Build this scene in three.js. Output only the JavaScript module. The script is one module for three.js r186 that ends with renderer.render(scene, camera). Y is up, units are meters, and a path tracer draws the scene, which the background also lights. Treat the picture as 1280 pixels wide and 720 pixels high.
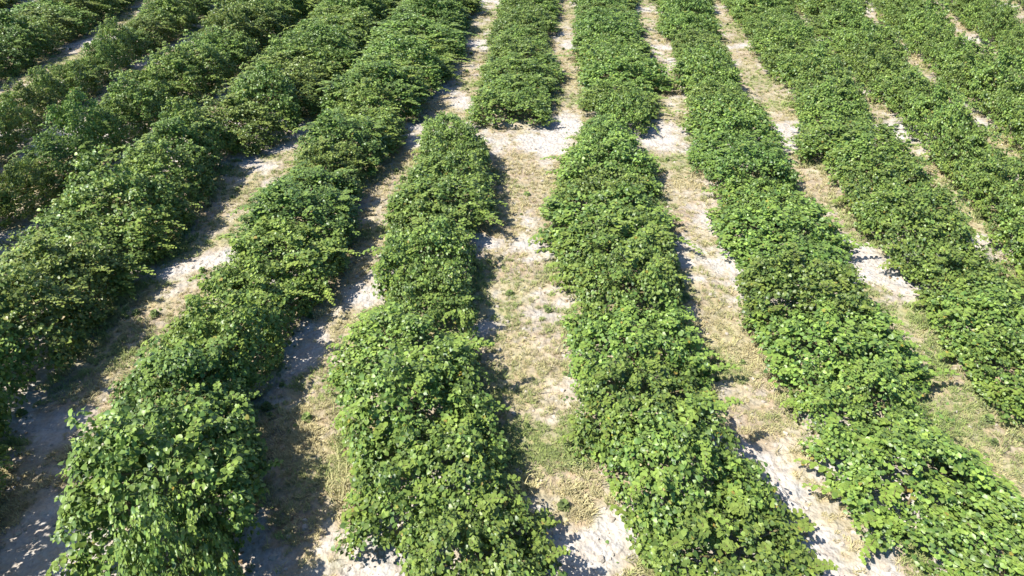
import * as THREE from 'three';
import { Sky } from 'three/addons/objects/Sky.js';
import { mergeGeometries } from 'three/addons/utils/BufferGeometryUtils.js';
import { ImprovedNoise } from 'three/addons/math/ImprovedNoise.js';

// ---------------------------------------------------------------- camera, sky, sun, exposure
const scene = new THREE.Scene();
const FOCAL = 865, CAM_H = 7.5, PITCH = THREE.MathUtils.degToRad(33.2);
const camera = new THREE.PerspectiveCamera(2 * Math.atan(360 / FOCAL) * 180 / Math.PI, 16 / 9, 0.1, 2000);
camera.position.set(0, CAM_H, 0);
camera.rotation.set(-PITCH, 0, 0);
scene.add(camera);

const sunDir = new THREE.Vector3(-0.66, 0.95, 0.3).normalize();
const sky = new Sky();
sky.scale.setScalar(1000);
sky.material.uniforms.sunPosition.value.copy(sunDir);
sky.material.uniforms.turbidity.value = 3;
sky.material.uniforms.rayleigh.value = 1.2;
sky.material.uniforms.mieCoefficient.value = 0.004;
sky.name = 'sky';
sky.userData.kind = 'structure';
scene.add(sky);
scene.environmentIntensity = 0.11;
const sun = new THREE.DirectionalLight(new THREE.Color(1, 0.955, 0.88), 4.6);
sun.position.copy(sunDir).multiplyScalar(60).add(new THREE.Vector3(0, 0, -18));
sun.target.position.set(0, 0, -18);
sun.castShadow = true;
sun.shadow.mapSize.set(4096, 4096);
Object.assign(sun.shadow.camera, { left: -45, right: 45, top: 35, bottom: -35, near: 1, far: 140 });
scene.add(sun, sun.target);

const renderer = new THREE.WebGLRenderer({ antialias: true });
renderer.toneMapping = THREE.LinearToneMapping;
renderer.toneMappingExposure = 2.0;
renderer.shadowMap.enabled = true;

// ---------------------------------------------------------------- helpers
function rng(seed) {
  let a = seed >>> 0;
  return () => { a = (a + 0x6d2b79f5) >>> 0; let t = Math.imul(a ^ (a >>> 15), 1 | a); t = (t + Math.imul(t ^ (t >>> 7), 61 | t)) ^ t; return ((t ^ (t >>> 14)) >>> 0) / 4294967296; };
}
const perlin = new ImprovedNoise();
const noise = (x, y, s = 0) => perlin.noise(x + 31.7, y + 17.3, s + 0.37);
const fbm = (x, y, s = 0) => noise(x, y, s) * 0.55 + noise(x * 2.1, y * 2.1, s + 5) * 0.3 + noise(x * 4.3, y * 4.3, s + 9) * 0.15;
const clamp = THREE.MathUtils.clamp, lerp = THREE.MathUtils.lerp;
const smooth = (a, b, x) => THREE.MathUtils.smoothstep(x, a, b);
const names = new Map();
function numbered(name) { const n = names.get(name) ?? 0; names.set(name, n + 1); return n ? name + '_' + String(n).padStart(3, '0') : name; }
function shade(o) { o.traverse((c) => { if (c.isMesh) { c.castShadow = true; c.receiveShadow = true; } }); return o; }

// a photo pixel (1280 x 720) to the point at height h that it looks at
function place(px, py, h = 0) {
  const u = (px - 640) / FOCAL, v = (360 - py) / FOCAL, s = Math.sin(PITCH), c = Math.cos(PITCH);
  const dy = v * c - s, dz = -v * s - c, k = (h - CAM_H) / dy;
  return { x: u * k, z: dz * k };
}

// ---------------------------------------------------------------- the rows: canopy outline [y, left, right] read from the photograph
const ROWS = [
  { id: 'K', trim: -0.3, h: 1.3, e: [[-60, -95, 5], [-20, -175, -65], [20, -255, -130]] },
  { id: 'L', trim: -0.2, h: 1.3, e: [[-60, 22, 116], [-20, -55, 52], [20, -125, -4], [60, -205, -65]] },
  { id: 'M', trim: -0.15, h: 1.4, e: [[-40, 110, 215], [0, 45, 160], [40, -30, 95], [80, -110, 20], [140, -240, -90]] },
  { id: 'N', trim: 0.42, h: 1.45, e: [[-30, 225, 315], [10, 165, 268], [40, 118, 225], [80, 55, 165], [120, -25, 110], [160, -80, 50], [220, -190, -40]] },
  { id: 'O', trim: 0.45, h: 1.45, e: [[-20, 335, 425], [20, 272, 385], [60, 222, 332], [100, 150, 285], [140, 85, 215], [180, 30, 150], [230, -55, 85], [290, -170, -15]] },
  { id: 'P', trim: 0.24, h: 1.4, near: 2.0, e: [[-10, 415, 503], [30, 385, 480], [60, 350, 455], [100, 295, 432], [140, 262, 395], [180, 165, 302], [220, 110, 285], [270, 30, 250], [320, -35, 195], [380, -110, 140], [440, -190, 75], [500, -260, 28], [580, -320, 0], [660, -365, -35], [740, -400, -55]] },
  { id: 'A', trim: 0.27, h: 1.15, near: 1.75, e: [[-10, 510, 598], [30, 480, 585], [60, 458, 575], [100, 425, 552], [150, 388, 505], [200, 352, 478], [250, 312, 447], [300, 272, 440], [350, 225, 425], [400, 195, 375], [450, 162, 325], [500, 128, 330], [550, 98, 328], [600, 72, 322], [660, 76, 318], [720, 95, 312], [800, 105, 330]] },
  { id: 'X', trim: 0.18, h: 0.9, end: true, e: [[-10, 634, 702], [30, 615, 695], [60, 603, 690], [100, 593, 704], [125, 590, 700], [143, 592, 688]] },
  { id: 'B', trim: 0.22, h: 1.0, near: 1.15, start: true, e: [[142, 528, 588], [165, 512, 605], [200, 502, 625], [250, 486, 625], [300, 479, 612], [350, 466, 606], [400, 444, 606], [450, 412, 602], [500, 414, 602], [540, 402, 652], [575, 386, 668], [615, 402, 652], [645, 480, 690], [670, 492, 708], [720, 500, 740], [800, 520, 790]] },
  { id: 'C', h: 0.8, near: 0.95, e: [[-10, 720, 790], [50, 719, 805], [100, 726, 825], [140, 732, 822], [170, 722, 800], [230, 690, 828], [300, 686, 840], [340, 692, 852], [400, 705, 872], [470, 708, 900], [520, 710, 922], [560, 712, 940], [600, 732, 980], [650, 768, 1008], [720, 805, 1036], [800, 860, 1110]] },
  { id: 'D', h: 0.85, near: 0.95, e: [[-10, 813, 886], [50, 830, 905], [100, 845, 935], [150, 856, 958], [200, 870, 988], [250, 886, 1028], [300, 901, 1052], [360, 926, 1092], [400, 938, 1112], [450, 960, 1142], [500, 992, 1190], [550, 1012, 1232], [600, 1062, 1272], [660, 1122, 1338], [720, 1192, 1415], [800, 1280, 1540]] },
  { id: 'E', trim: 0.06, h: 1.0, e: [[-10, 898, 978], [50, 936, 1022], [100, 972, 1072], [150, 992, 1108], [200, 1012, 1152], [250, 1052, 1205], [300, 1087, 1250], [370, 1142, 1322], [430, 1172, 1380], [480, 1232, 1440], [530, 1290, 1510], [600, 1370, 1620]] },
  { id: 'F', trim: -0.12, h: 1.25, e: [[-10, 985, 1062], [50, 1038, 1114], [100, 1082, 1168], [150, 1128, 1228], [200, 1180, 1290], [250, 1222, 1350], [300, 1264, 1412], [370, 1330, 1490]] },
  { id: 'G', trim: -0.18, h: 1.3, e: [[-10, 1078, 1150], [50, 1130, 1214], [100, 1188, 1288], [150, 1244, 1350], [210, 1310, 1430]] },
  { id: 'H', trim: -0.3, h: 1.3, e: [[-10, 1166, 1240], [50, 1232, 1314], [100, 1300, 1390], [150, 1365, 1470]] },
  { id: 'I', trim: -0.3, h: 1.3, e: [[-30, 1230, 1302], [20, 1302, 1382], [70, 1370, 1460]] },
];
const rowHeight = (r, z) => lerp(r.near ?? r.h, r.h, smooth(7.5, 12.5, -z));
for (const r of ROWS) {
  r.pts = r.e.map(([py, pl, pr]) => {
    const t = clamp(((pl + pr) / 2 - 640) / 640, -1, 1), far = 0.42 + 0.36 * Math.abs(t), near = 0.42 - 0.16 * Math.abs(t);
    const h = rowHeight(r, place((pl + pr) / 2, py, 0.6).z), a = place(pl, py, h * (t < 0 ? far : near)), b = place(pr, py, h * (t < 0 ? near : far));
    // both edges brought to the mean depth of the pixel row
    return new THREE.Vector3((a.x + b.x) / 2, clamp((b.x - a.x) / 2 - lerp({ A: 0.14, B: 0.24, C: 0.12, D: 0.1 }[r.id] ?? 0, r.trim ?? 0.1, smooth(6.5, 10.5, -place((pl + pr) / 2, py, 0.6).z)), 0.5, 1.6), (a.z + b.z) / 2);
  }).sort((a, b) => a.z - b.z);
  r.at = (z) => {                                    // centre x and half width at a depth
    const p = r.pts; let i = 0;
    while (i < p.length - 2 && p[i + 1].z < z) i++;
    const k = clamp((z - p[i].z) / (p[i + 1].z - p[i].z), -0.4, 1.4);
    return { x: lerp(p[i].x, p[i + 1].x, k), w: lerp(p[i].y, p[i + 1].y, clamp(k, 0, 1)) };
  };
  r.z0 = r.pts[0].z; r.z1 = r.pts[r.pts.length - 1].z;
}

// ---------------------------------------------------------------- ground
const BANDS = [-47, -38.6, -30.4, -20.0, -12.3, -5.0, 1];      // strips of bare sand that cross the aisles
function sandiness(x, z) {
  let b = 0;
  const zz = z + noise(x * 0.37, z * 0.2, 3) * 2.4 + fbm(x * 1.7, z * 1.7, 13) * 0.9 + (z > -10 ? x * 0.15 : 0);
  for (const [i, c] of BANDS.entries()) { const w = [0.8, 0.7, 0.8, 1.0, 0.6, 1.5, 1][i] * (1 + noise(x * 0.41 + i * 3, 2.5, 15) * 0.9); b = Math.max(b, 1 - smooth(w * 0.3, w * 1.8, Math.abs(zz - c))); }
  return clamp(b * 0.56 + fbm(x * 0.8, z * 0.5, 1) * 1.1 + fbm(x * 2.4, z * 2.2, 27) * 0.7 + 0.12, 0, 1);
}
function greenness(x, z) { return clamp(0.45 + fbm(x * 0.45, z * 0.4, 7) * 1.5, 0, 1) * (1 - sandiness(x, z)); }
function rowDist(x, z) { let d = 9; for (const r of ROWS) if (z > r.z0 - 3 && z < r.z1 + 3 && !(r.end && z > r.z1) && !(r.start && z < r.z0)) { const c = r.at(z); d = Math.min(d, Math.abs(x - c.x) / c.w); } return d; }
function groundHeight(x, z) {
  const d = rowDist(x, z);
  return 0.09 * (1 - smooth(0.2, 1.2, d)) + fbm(x * 0.5, z * 0.5, 2) * 0.07 + fbm(x * 2.6, z * 2.2, 4) * 0.035 + noise(x * 4.7, z * 4.7, 8) * 0.022 + noise(x * 6.9, z * 6.9, 6) * 0.02;
}
function tile(size, fn, srgb) {
  const d = new Uint8Array(size * size * 4);
  for (let j = 0; j < size; j++) for (let i = 0; i < size; i++) { const v = fn(i / size, j / size), o = (j * size + i) * 4; d[o] = clamp(v[0] * 255, 0, 255); d[o + 1] = clamp(v[1] * 255, 0, 255); d[o + 2] = clamp(v[2] * 255, 0, 255); d[o + 3] = 255; }
  const t = new THREE.DataTexture(d, size, size); t.wrapS = t.wrapT = THREE.RepeatWrapping; t.magFilter = THREE.LinearFilter; t.minFilter = THREE.LinearMipmapLinearFilter; t.generateMipmaps = true;
  if (srgb) t.colorSpace = THREE.SRGBColorSpace; t.needsUpdate = true; return t;
}
const hash2 = (x, y, k) => { let h = Math.imul(x, 374761393) ^ Math.imul(y, 668265263) ^ Math.imul(k, 1274126177); h = Math.imul(h ^ (h >>> 13), 1274126177); return ((h ^ (h >>> 16)) >>> 0) / 4294967296; };
const wrapNoise = (u, v, f, k) => {                   // gradient noise that tiles over the unit square, f cells a side
  const x = u * f, y = v * f, x0 = Math.floor(x), y0 = Math.floor(y), a = x - x0, b = y - y0, e = (t) => t * t * t * (t * (t * 6 - 15) + 10);
  const g = (i, j) => { const t = hash2((x0 + i) % f, (y0 + j) % f, k) * 6.2832; return Math.cos(t) * (a - i) + Math.sin(t) * (b - j); };
  return lerp(lerp(g(0, 0), g(1, 0), e(a)), lerp(g(0, 1), g(1, 1), e(a)), e(b)) * 1.5;
};
const soilGrain = tile(1024, (u, v) => {
  const r = hash2(Math.floor(u * 1024), Math.floor(v * 1024), 9);
  const n = 0.9 + wrapNoise(u, v, 12, 3) * 0.06 + wrapNoise(u, v, 47, 8) * 0.06 + wrapNoise(u, v, 130, 4) * 0.04 + (r - 0.5) * 0.03, w = wrapNoise(u, v, 21, 5) * 0.03;
  return [n + w, n, n - w * 1.2];
}, true);
const soilBump = tile(1024, (u, v) => { const n = 0.5 + wrapNoise(u, v, 14, 12) * 0.3 + wrapNoise(u, v, 38, 15) * 0.22 + wrapNoise(u, v, 97, 19) * 0.07 + wrapNoise(u, v, 190, 2) * 0.02; return [n, n, n]; });
{
  const axis = (lo, hi, near, step) => { const a = []; for (let t = lo; t <= hi + 1e-6; t += step(t)) a.push(t); let s = near; let p = a[0]; const pre = []; while (p > -420) { s *= 1.6; p -= s; pre.unshift(p); } s = near; p = a[a.length - 1]; while (p < 420) { s *= 1.6; p += s; a.push(p); } return pre.concat(a); };
  const xs = axis(-32, 32, 0.3, () => 0.14), zs = axis(-46, -2, 0.3, (z) => 0.07 + Math.max(0, -z - 6) * 0.0055);
  const pos = [], uv = [], col = [], idx = [], c = new THREE.Color(), sand = new THREE.Color(0.55, 0.495, 0.425), straw = new THREE.Color(0.42, 0.36, 0.2), moss = new THREE.Color(0.27, 0.29, 0.1), clay = new THREE.Color(0.41, 0.315, 0.22);
  for (const z of zs) for (const x of xs) {
    const inside = Math.abs(x) < 33 && z < 0 && z > -48;
    pos.push(x, inside ? groundHeight(x, z) : 0, z); uv.push(x / 3.1, z / 3.1);
    const s = sandiness(x, z), g = greenness(x, z);
    c.copy(straw).lerp(clay, clamp(0.4 + fbm(x * 1.3, z * 1.1, 21) * 1.4, 0, 0.8)).lerp(moss, smooth(0.45, 0.9, g) * 0.5).lerp(sand, smooth(0.2, 0.75, s));
    const v = 1 + fbm(x * 3.1, z * 3.1, 33) * 0.28;
    col.push(c.r * v, c.g * v, c.b * v);
  }
  const nx = xs.length;
  for (let j = 0; j < zs.length - 1; j++) for (let i = 0; i < nx - 1; i++) { const a = j * nx + i; idx.push(a, a + nx, a + 1, a + 1, a + nx, a + nx + 1); }
  const g = new THREE.BufferGeometry();
  g.setAttribute('position', new THREE.Float32BufferAttribute(pos, 3)); g.setAttribute('uv', new THREE.Float32BufferAttribute(uv, 2)); g.setAttribute('color', new THREE.Float32BufferAttribute(col, 3)); g.setIndex(idx); g.computeVertexNormals();
  const ground = new THREE.Mesh(g, new THREE.MeshStandardMaterial({ name: 'sandy soil', vertexColors: true, map: soilGrain, bumpMap: soilBump, bumpScale: 0.07, roughness: 0.95 }));
  ground.name = 'ground'; ground.userData = { kind: 'structure', label: 'pale sandy soil with dry grass between the vine rows', category: 'ground' };
  scene.add(shade(ground));
}

// ---------------------------------------------------------------- leaves and bushes
const LEAF = (() => {                                  // lobed blade, folded along the midrib, tip drooping: unit length
  const out = [[0, 0.1, 0.0], [0.36, -0.03, 0.05], [0.53, 0.34, 0.07], [0.36, 0.68, 0.02], [0, 1, -0.16], [-0.36, 0.68, 0.02], [-0.53, 0.34, 0.07], [-0.36, -0.03, 0.05]];
  const p = [[0, 0.42, -0.02], ...out], f = [];
  for (let i = 0; i < 8; i++) f.push(0, 1 + i, 1 + (i + 1) % 8);
  return { p, f };
})();
class Leaves {
  constructor() { this.pos = []; this.col = []; this.idx = []; }
  // base point, length, tip direction, face normal, colour
  add(b, len, tip, nor, c) {
    const y = tip.clone().normalize(), x = new THREE.Vector3().crossVectors(y, nor).normalize(), z = new THREE.Vector3().crossVectors(x, y), o = this.pos.length / 3;
    for (const [a, e, h] of LEAF.p) {
      this.pos.push(b.x + (x.x * a + y.x * e + z.x * h) * len, b.y + (x.y * a + y.y * e + z.y * h) * len, b.z + (x.z * a + y.z * e + z.z * h) * len);
      this.col.push(c.r, c.g, c.b);
    }
    for (const i of LEAF.f) this.idx.push(o + i);
  }
  build() {
    const g = new THREE.BufferGeometry();
    g.setAttribute('position', new THREE.Float32BufferAttribute(this.pos, 3)); g.setAttribute('color', new THREE.Float32BufferAttribute(this.col, 3)); g.setIndex(this.idx); g.computeVertexNormals();
    return g;
  }
}
const leafMat = new THREE.MeshPhysicalMaterial({ name: 'leaf', vertexColors: true, roughness: 1, side: THREE.DoubleSide, transmission: 0.24, thickness: 0, clearcoat: 0.75, clearcoatRoughness: 0.4, specularIntensity: 0.4 });
const barkGrain = tile(128, (u, v) => { const n = 0.75 + wrapNoise(u, v * 0.3, 30, 2) * 0.4; return [n, n, n]; }, true);
const barkMat = new THREE.MeshStandardMaterial({ name: 'bark', color: new THREE.Color(0.13, 0.085, 0.05), map: barkGrain, roughness: 0.95 });
const caneMat = new THREE.MeshStandardMaterial({ name: 'cane', color: new THREE.Color(0.16, 0.13, 0.055), roughness: 0.8 });
const V = (x, y, z) => new THREE.Vector3(x, y, z);
let hue = 1, plantTone = 1;                            // of the bush being made
function leafColor(R, young, tone = 1) {
  const t = R(), c = new THREE.Color();
  if (t < 0.007) return c.setRGB(0.26 + R() * 0.06, 0.22 + R() * 0.05, 0.03 + R() * 0.03);
  const a = clamp(R() * 0.8 + young * 0.5, 0, 1);
  c.setRGB(lerp(0.055, 0.2, a) * hue, lerp(0.13, 0.3, a), lerp(0.024, 0.048, a));
  const s = (0.78 + R() * 0.44) * tone * plantTone; return c.multiplyScalar(s);
}
const HALF_W = 1.1, LEN = 0.72;           // of a bush before it is fitted to its row
function bushParts(seed, lump, HEIGHT, skin, flank, inner) {
  const R = rng(seed), S = () => R() * 2 - 1, lv = new Leaves(), ph = R() * 50;
  hue = 1.0 + R() * 0.24; plantTone = 0.88 + R() * 0.32;
  const top = (x, z) => { const q = Math.pow(Math.abs(x) / HALF_W, 2.6), e = Math.pow(Math.abs(z) / 0.92, 3); return HEIGHT * Math.sqrt(Math.max(0, 1 - q)) * (1 - (HEIGHT < 1 ? 0.25 : 0.75) * e) + fbm(x * 1.5 + ph, z * 1.5, seed) * lump + noise(x * 3.4, z * 3.4 + ph, seed) * lump * 0.32; };

  const surfN = (x, z) => V((top(x - 0.06, z) - top(x + 0.06, z)) / 0.12, 1, (top(x, z - 0.06) - top(x, z + 0.06)) / 0.12).clampScalar(-2.5, 2.5).normalize();
  const tuft = (p, n, r, count, young) => {            // one shoot end: leaves round a short arching stem
    const tone = 0.75 + R() * 0.5, d = n.clone().multiplyScalar(0.7).add(V(S() * 0.8, 0.25 + R() * 0.3, S() * 0.8)).normalize();
    for (let i = 0; i < count; i++) {
      const k = (i + R()) / count, a = i * 2.4 + S() * 0.7;
      const side = V(Math.cos(a), S() * 0.4, Math.sin(a));
      const b = p.clone().addScaledVector(d, (k - 0.6) * r * 1.4).addScaledVector(side, r * (0.25 + 0.75 * R()) * (1 - k * 0.35));
      if (b.y < 0.06) continue;
      const tip = side.clone().multiplyScalar(0.9).add(V(S() * 0.4, -0.5 + S() * 0.35, S() * 0.4)).addScaledVector(n, 0.15);
      const nor = n.clone().multiplyScalar(0.55).add(V(S() * 0.95, 0.62, S() * 0.95)).normalize();
      lv.add(b, 0.03 + Math.pow(R(), 1.4) * 0.048, tip, nor, leafColor(R, young * k, tone));
    }
  };
  const low = (x) => 0.14 + 0.1 * R();
  for (let i = 0; i < skin; i++) {                       // the canopy's skin: tops and flanks
    const x = S() * HALF_W * 0.98, z = S() * (LEN + 0.1);
    const h = top(x, z) - smooth(0.08, 0.4, noise(x * 2.9 + ph, z * 2.9, 71)) * 0.34 * Math.min(1, HEIGHT), n = surfN(x, z);
    tuft(V(x, Math.max(low(x), Math.max(h, (1 - Math.pow(Math.abs(x) / HALF_W, 3)) * 0.5) - R() * R() * 0.36 + (R() < 0.25 ? R() * 0.14 : 0)), z), n, 0.1 + R() * 0.07, 28 + Math.floor(R() * 10), R() < 0.3 ? 1 : 0.4);
  }
  for (const s of [-1, 1]) for (let i = 0; i < flank; i++) { // foliage hanging down the two sides
    const z = S() * (LEN + 0.1), y = 0.12 + R() * HEIGHT * 0.62, x = s * HALF_W * (0.8 + 0.2 * Math.sqrt(R())) * Math.sqrt(1 - Math.pow(y / HEIGHT, 2) * 0.6);
    tuft(V(x, y, z), V(s, 0.45, S() * 0.3).normalize(), 0.1 + R() * 0.07, 22, 0.3);
  }
  for (let i = 0; i < inner; i++) {                      // inner leaves
    const x = S() * HALF_W * 0.85, z = S() * LEN, h = top(x, z);
    lv.add(V(x, 0.15 + R() * Math.max(0.3 * (1 - Math.abs(x) / HALF_W) + 0.05, h - 0.25), z), 0.055 + R() * 0.04, V(S(), S() * 0.5, S()), V(S(), 1, S()).normalize(), leafColor(R, 0));
  }
  const canes = [];
  for (let i = 0; i < 26; i++) {                       // long shoots that stand out of the canopy
    const side = i < 13, x = side ? (R() < 0.5 ? -1 : 1) * HALF_W * (0.7 + R() * 0.3) : S() * HALF_W * 0.8, z = S() * LEN, n = surfN(x, z);
    const p = V(x, Math.max(0.2, top(x, z) - 0.12), z), d = n.clone().add(V(S() * 0.7, side ? 0.1 : 0.5, S() * 0.7)).normalize(), len = 0.2 + R() * R() * 0.6, path = [];
    const step = 8 + Math.floor(len * 18);
    for (let k = 0; k <= step; k++) {
      const t = k / step, q = p.clone().addScaledVector(d, len * t).add(V(0, -len * 0.55 * t * t, 0)); path.push(q);
      if (q.y < 0.08) break;
      for (let m = 0; m < 2; m++) {
        const a = k * 2.4 + m * Math.PI, sd = V(Math.cos(a), S() * 0.3, Math.sin(a));
        lv.add(q.clone().addScaledVector(sd, 0.02), (0.08 - 0.035 * t) * (0.8 + R() * 0.4), sd.multiplyScalar(0.8).addScaledVector(d, 0.5).add(V(0, -0.3, 0)), V(S() * 0.4, 1, S() * 0.4).normalize(), leafColor(R, 0.5 + t));
      }
    }
    if (path.length > 3) canes.push(path);
  }
  const canopy = lv.build();
  const trunkCurve = new THREE.CatmullRomCurve3([V(0, -0.1, 0), V(S() * 0.04, 0.15, S() * 0.04), V(S() * 0.06, 0.34, S() * 0.06), V(S() * 0.08, 0.5, S() * 0.08)]);
  const trunk = new THREE.TubeGeometry(trunkCurve, 6, 0.045, 7);
  const pA = trunk.attributes.position;
  for (let i = 0; i < pA.count; i++) { const k = 1.25 - 0.6 * clamp(pA.getY(i) / 0.5, 0, 1); const c = trunkCurve.getPoint(clamp((pA.getY(i) + 0.1) / 0.6, 0, 1)); pA.setXYZ(i, c.x + (pA.getX(i) - c.x) * k, pA.getY(i), c.z + (pA.getZ(i) - c.z) * k); }
  const limbs = [];
  for (let i = 0; i < 6; i++) {
    const a = i / 6 * 6.28 + S() * 0.4, L = 0.55 + R() * 0.3, s = trunkCurve.getPoint(1);
    limbs.push(new THREE.TubeGeometry(new THREE.CatmullRomCurve3([s.clone().add(V(0, -0.05, 0)), V(s.x + Math.cos(a) * L * 0.4, HEIGHT * 0.48, s.z + Math.sin(a) * L * 0.3), V(s.x + Math.cos(a) * L, HEIGHT * 0.58 + S() * 0.08, s.z + Math.sin(a) * L * 0.7)]), 6, 0.014, 5));
  }
  const shoots = canes.map((p) => new THREE.TubeGeometry(new THREE.CatmullRomCurve3(p), 5, 0.0045, 4));
  return { canopy, trunk, limbs, shoot: mergeGeometries(shoots) };
}
const VARIANTS = [];
for (let i = 0; i < 7; i++) VARIANTS.push({ ...bushParts(100 + i * 17, 1.05, 1.6, 185, 46, 900), h: 1.6 });   // tall and shaggy
for (let i = 7; i < 12; i++) VARIANTS.push({ ...bushParts(100 + i * 17, 0.9, 1.15, 165, 26, 560), h: 1.15 });  // middling
for (let i = 12; i < 17; i++) VARIANTS.push({ ...bushParts(100 + i * 17, 0.62, 0.9, 160, 16, 460), h: 0.9 });  // low and broad
const KIND = { K: 0, L: 0, M: 0, N: 0, O: 0, P: 0, A: 0, X: 1, B: 1, C: 2, D: 2, E: 1, F: 1, G: 1, H: 1, I: 1 }, FIRST = [0, 7, 12, 17];

const WHERE = {
  A: "tall shaggy vine bush in first full row on short row's sunny side",
  P: "tall vine bush in second full row on short row's sunny side",
  O: "dark green vine bush in third full row on short row's sunny side",
  N: "dense vine bush in fourth full row on short row's sunny side",
  M: "dense vine bush in fifth full row on short row's sunny side",
  K: "dense vine bush in seventh full row on short row's sunny side",
  L: "dense vine bush in sixth full row on short row's sunny side",
  X: "bright green vine bush in the short row that stops at bare sand",
  B: "leafy vine bush in the row starting beside the short row's end",
  C: "low even vine bush in first full row on short row's shadow side",
  D: "low vine bush in second full row on short row's shadow side",
  E: "vine bush in third full row on short row's shadow side",
  F: "vine bush in fourth full row on short row's shadow side",
  G: "vine bush in fifth full row on short row's shadow side",
  H: "vine bush in sixth full row on short row's shadow side",
  I: "vine bush in seventh full row on short row's shadow side",
};
const GROUPS = { X: 'vine bushes of the short row', B: 'vine bushes of the row beside the short row' };
function bush(v, x, z, yaw, sx, sy, sz, label, group) {
  const t = new THREE.Group(); t.name = numbered('vine_bush');
  const part = (name, g, m) => { const o = new THREE.Mesh(g, m); o.name = name; t.add(o); return o; };
  part('trunk', v.trunk, barkMat);
  for (const l of v.limbs) part('cane', l, caneMat);
  part('shoot', v.shoot, caneMat).userData.kind = 'stuff';
  part('foliage', v.canopy, leafMat).userData.kind = 'stuff';
  t.position.set(x, groundHeight(x, z), z); t.rotation.y = yaw; t.scale.set(sx, sy, sz);
  t.userData = { label, category: 'bush', group };
  scene.add(shade(t));
  return t;
}
const pr = rng(4242);
let planted = 0;
const inView = (x, z) => {
  const s = Math.sin(PITCH), c = Math.cos(PITCH), y = 0.7 - CAM_H, d = -z * c - y * s, u = x / d * FOCAL, v = (y * c - z * s) / d * FOCAL;
  return d > 0 && Math.abs(u) < 640 + 60 + 2600 / Math.max(5, d) && v > -360 - 210 && v < 360 + 70;
};
for (const r of ROWS) {
  const SP = 1.4, zs = [];
  const from = r.end ? r.z1 - 0.55 : r.z1 + 0.4, to = r.start ? r.z0 + 0.9 : -40.5;
  let z = from, first = true;
  while (z > to) {
    const a = r.at(z), b = r.at(z - 0.5), tx = (b.x - a.x) / -0.5, step = 1 / Math.hypot(1, tx);   // dx/dz
    if (inView(a.x, z)) zs.push([z, a, tx]);
    z -= SP * step * (0.92 + pr() * 0.16);
  }
  zs.forEach(([zz, a, tx], i) => {
    const closing = (r.end && i === 0) || (r.start && i === zs.length - 1);
    const flip = pr() < 0.5 ? Math.PI : 0, yaw = Math.atan(tx) + flip + (pr() - 0.5) * 0.25;
    const w = a.w * Math.cos(Math.atan(tx));
    const label = !closing ? WHERE[r.id] + (sandiness(a.x + 1.4, zz) > 0.5 || sandiness(a.x - 1.4, zz) > 0.5 ? ', on bare sand' : ', in grass') : r.end ? 'rounded vine bush closing the short row, bare sand at its foot' : 'first vine bush of its row, standing beside the end of the short row';
    const k = w / HALF_W;
    const kind = r.id !== 'C' && r.id !== 'D' || zz < -8.6 || pr() < 0.3 ? KIND[r.id] : 1, v = VARIANTS[FIRST[kind] + Math.floor(pr() * (FIRST[kind + 1] - FIRST[kind]))];
    bush(v, a.x + (pr() - 0.5) * 0.36, zz, yaw, k * (0.8 + pr() * 0.42), rowHeight(r, zz) / v.h * (0.76 + pr() * 0.44) * (0.72 + 0.28 * Math.min(1.15, k)), 0.94 + pr() * 0.2, label, closing ? undefined : GROUPS[r.id] ?? 'vine bushes of the row: ' + WHERE[r.id].replace(/^.* in /, ''));
    if (closing) delete scene.children[scene.children.length - 1].userData.group;
    planted++;
  });
}
console.log('bushes', planted);

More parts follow.
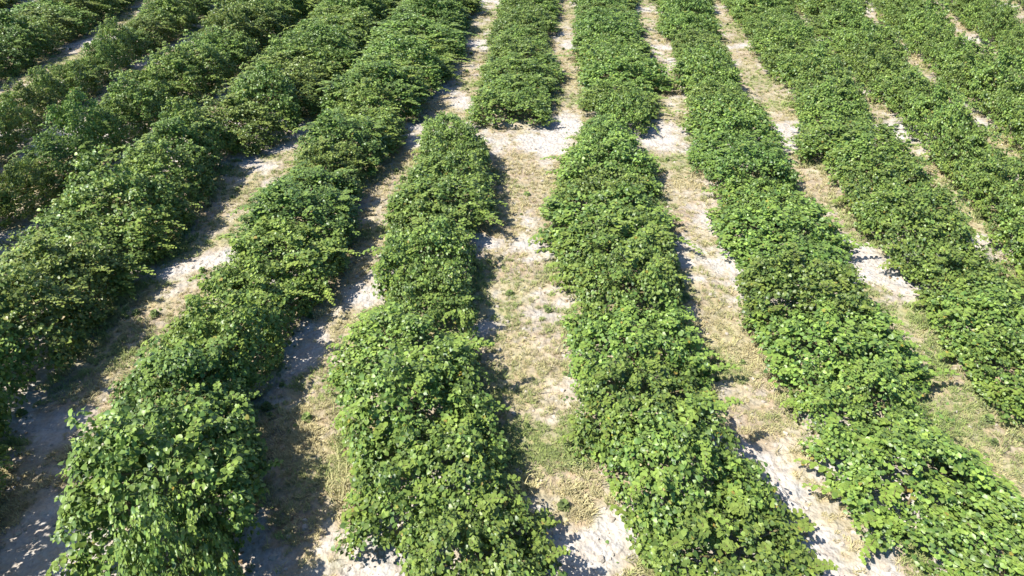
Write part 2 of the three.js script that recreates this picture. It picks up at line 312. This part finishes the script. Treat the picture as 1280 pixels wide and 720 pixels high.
// ---------------------------------------------------------------- dry and green grass in the aisles, stones and litter
{
  const R = rng(77), S = () => R() * 2 - 1;
  const tuftGeo = (blades, len, spread) => {
    const pos = [], idx = [];
    for (let i = 0; i < blades; i++) {
      const a = R() * 6.283, l = len * (0.5 + R() * 0.7), lean = spread * (0.3 + R()), bx = S() * 0.045, bz = S() * 0.045, w = 0.0035 + R() * 0.004, o = pos.length / 3;
      const dx = Math.cos(a), dz = Math.sin(a), px = -dz * w, pz = dx * w;
      pos.push(bx - px, -0.01, bz - pz, bx + px, -0.01, bz + pz, bx + dx * lean * l * 0.4 - px * 0.8, l * 0.6, bz + dz * lean * l * 0.4 - pz * 0.8, bx + dx * lean * l * 0.4 + px * 0.8, l * 0.6, bz + dz * lean * l * 0.4 + pz * 0.8, bx + dx * lean * l, l * (1 - 0.35 * lean * 0.6), bz + dz * lean * l);
      idx.push(o, o + 1, o + 2, o + 1, o + 3, o + 2, o + 2, o + 3, o + 4);
    }
    const g = new THREE.BufferGeometry(); g.setAttribute('position', new THREE.Float32BufferAttribute(pos, 3)); g.setIndex(idx); g.computeVertexNormals(); return g;
  };
  const grassMat = new THREE.MeshPhysicalMaterial({ name: 'grass', color: 0xffffff, roughness: 1, side: THREE.DoubleSide, transmission: 0.2, thickness: 0 });
  const M = new THREE.Matrix4(), q = new THREE.Quaternion(), UP = V(0, 1, 0);
  const kinds = [tuftGeo(16, 0.1, 0.9), tuftGeo(22, 0.07, 1.2), tuftGeo(12, 0.15, 0.7)].map((g) => ({ g, m: [], c: [] }));
  for (let i = 0; i < 210000; i++) {
    const z = -3.5 - Math.pow(R(), 1.25) * 39, halfW = 4 + -z * 0.8, x = S() * halfW;
    const s = sandiness(x, z), d = rowDist(x, z);
    const dens = (0.74 - smooth(0.05, 0.62, s) * 0.74) * (0.55 + 0.45 * clamp(0.5 + fbm(x * 1.6, z * 1.6, 51) * 2.4, 0, 1));
    if (d < 0.75 || R() > dens) continue;
    const g = greenness(x, z), k = kinds[Math.floor(R() * 3)], sc = (0.42 + R() * 0.5) * (1 + smooth(0.9, 1.15, d) * 0 + (d < 1.15 ? 0.5 : 0)) * (1 - 0.4 * s);
    M.compose(V(x, groundHeight(x, z), z), q.setFromAxisAngle(UP, R() * 6.28), V(sc * 1.3, sc * 0.8, sc * 1.3)); k.m.push(M.clone());
    const green = smooth(0.28, 0.85, g * 0.85 + R() * 0.3 + (d < 1.15 ? 0.12 : 0)), v = 0.75 + R() * 0.5;
    k.c.push(new THREE.Color().setRGB(lerp(0.5, 0.25, green) * v, lerp(0.43, 0.31, green) * v, lerp(0.22, 0.085, green) * v));
  }
  let total = 0;
  const labels = ['short straw and green grass growing between the vine rows', 'flat matted dry grass lying between the vine rows', 'upright thin dry grass standing between the vine rows'];
  kinds.forEach((k, n) => {
    const im = new THREE.InstancedMesh(k.g, grassMat, k.m.length); k.m.forEach((m, i) => { im.setMatrixAt(i, m); im.setColorAt(i, k.c[i]); });
    im.name = numbered('grass'); im.userData = { kind: 'stuff', label: labels[n], category: 'grass' }; total += k.m.length; scene.add(shade(im));
  });
  // broad-leaved weeds
  const wl = new Leaves();
  for (let i = 0; i < 26; i++) { const a = i * 2.4, k = i / 26; wl.add(V(Math.cos(a) * 0.02, 0.02 + k * 0.09, Math.sin(a) * 0.02), 0.05 + (1 - k) * 0.05, V(Math.cos(a), 0.25 + k * 0.6 + S() * 0.3, Math.sin(a)), V(S() * 0.4, 1, S() * 0.4), new THREE.Color().setRGB(1, 1, 1)); }
  const wm = [], wc = [];
  for (let i = 0; i < 40000; i++) {
    const z = -3.4 - Math.pow(R(), 1.3) * 34, x = S() * (4 - z * 0.8), d = rowDist(x, z);
    if (d < 0.8 || R() > smooth(0.08, 0.4, fbm(x * 1.1, z * 1.1, 61)) * Math.pow(1 - sandiness(x, z), 2) * (d < 1.25 ? 0.5 : 0.12)) continue;
    const sc = 0.35 + R() * 0.6; M.compose(V(x, groundHeight(x, z) - 0.01, z), q.setFromAxisAngle(UP, R() * 6.28), V(sc, sc * (0.7 + R() * 0.6), sc)); wm.push(M.clone());
    const v = 0.7 + R() * 0.6; wc.push(new THREE.Color().setRGB(0.17 * v, 0.23 * v, 0.055 * v));
  }
  const weeds = new THREE.InstancedMesh(wl.build(), grassMat, wm.length); wm.forEach((m, i) => { weeds.setMatrixAt(i, m); weeds.setColorAt(i, wc[i]); });
  weeds.name = 'weeds'; weeds.userData = { kind: 'stuff', label: 'low green broad-leaved weeds along the foot of the vine rows', category: 'weeds' }; scene.add(shade(weeds));
  // small clods and stones
  const rock = new THREE.IcosahedronGeometry(1, 1), rp = rock.attributes.position;
  for (let i = 0; i < rp.count; i++) { const x = rp.getX(i), y = rp.getY(i), zz = rp.getZ(i), k = 1 + noise(x * 1.7, y * 1.7, zz * 1.7) * 0.55; rp.setXYZ(i, x * k, y * k * 0.65, zz * k); }
  rock.computeVertexNormals();
  const rm = [], rc = [];
  for (let i = 0; i < 36000; i++) {
    const z = -3.2 - Math.pow(R(), 1.7) * 34, x = S() * (4 - z * 0.8), s = sandiness(x, z);
    if (R() > 0.15 + s * 0.8) continue;
    const sc = 0.005 + Math.pow(R(), 6) * 0.045;
    M.compose(V(x, groundHeight(x, z) + sc * 0.15, z), q.setFromAxisAngle(UP, R() * 6.28), V(sc * (0.8 + R() * 0.6), sc, sc)); rm.push(M.clone());
    const v = 0.7 + R() * 0.4; rc.push(new THREE.Color().setRGB(0.46 * v, 0.4 * v, 0.325 * v));
  }
  const stones = new THREE.InstancedMesh(rock, new THREE.MeshStandardMaterial({ name: 'clod', roughness: 0.95 }), rm.length); rm.forEach((m, i) => { stones.setMatrixAt(i, m); stones.setColorAt(i, rc[i]); });
  stones.name = 'soil_clods'; stones.userData = { kind: 'stuff', label: 'small pale clods and stones scattered on the sandy soil', category: 'stones' }; scene.add(shade(stones));
  // fallen leaves along the rows
  const one = new Leaves(); one.add(V(0, 0, -0.04), 0.085, V(0, 0.1, 1), V(0, 1, 0), new THREE.Color(1, 1, 1));
  const lm = [], lc = [], e = new THREE.Euler();
  for (let i = 0; i < 60000 && lm.length < 2600; i++) {
    const z = -3.2 - Math.pow(R(), 1.4) * 30, x = S() * (4 - z * 0.8), d = rowDist(x, z);
    if (d < 0.7 || R() > Math.exp(-(d - 0.9) * 5)) continue;
    M.compose(V(x, groundHeight(x, z) + 0.015, z), q.setFromEuler(e.set(S() * 0.4, R() * 6.28, S() * 0.4)), V(1, 1, 1).multiplyScalar(0.3 + R() * 0.45)); lm.push(M.clone());
    const v = 0.6 + R() * 0.6, g = R(); lc.push(g < 0.35 ? new THREE.Color().setRGB(0.1 * v, 0.17 * v, 0.035 * v) : new THREE.Color().setRGB(0.3 * v, 0.2 * v, 0.1 * v));
  }
  const litter = new THREE.InstancedMesh(one.build(), new THREE.MeshStandardMaterial({ name: 'fallen leaf', roughness: 0.8, side: THREE.DoubleSide }), lm.length); lm.forEach((m, i) => { litter.setMatrixAt(i, m); litter.setColorAt(i, lc[i]); });
  litter.name = 'leaf_litter'; litter.userData = { kind: 'stuff', label: 'dry fallen leaves lying along the foot of the rows', category: 'leaf litter' }; scene.add(shade(litter));
  console.log('grass', total, 'stones', rm.length, 'litter', lm.length);
}
renderer.render(scene, camera);
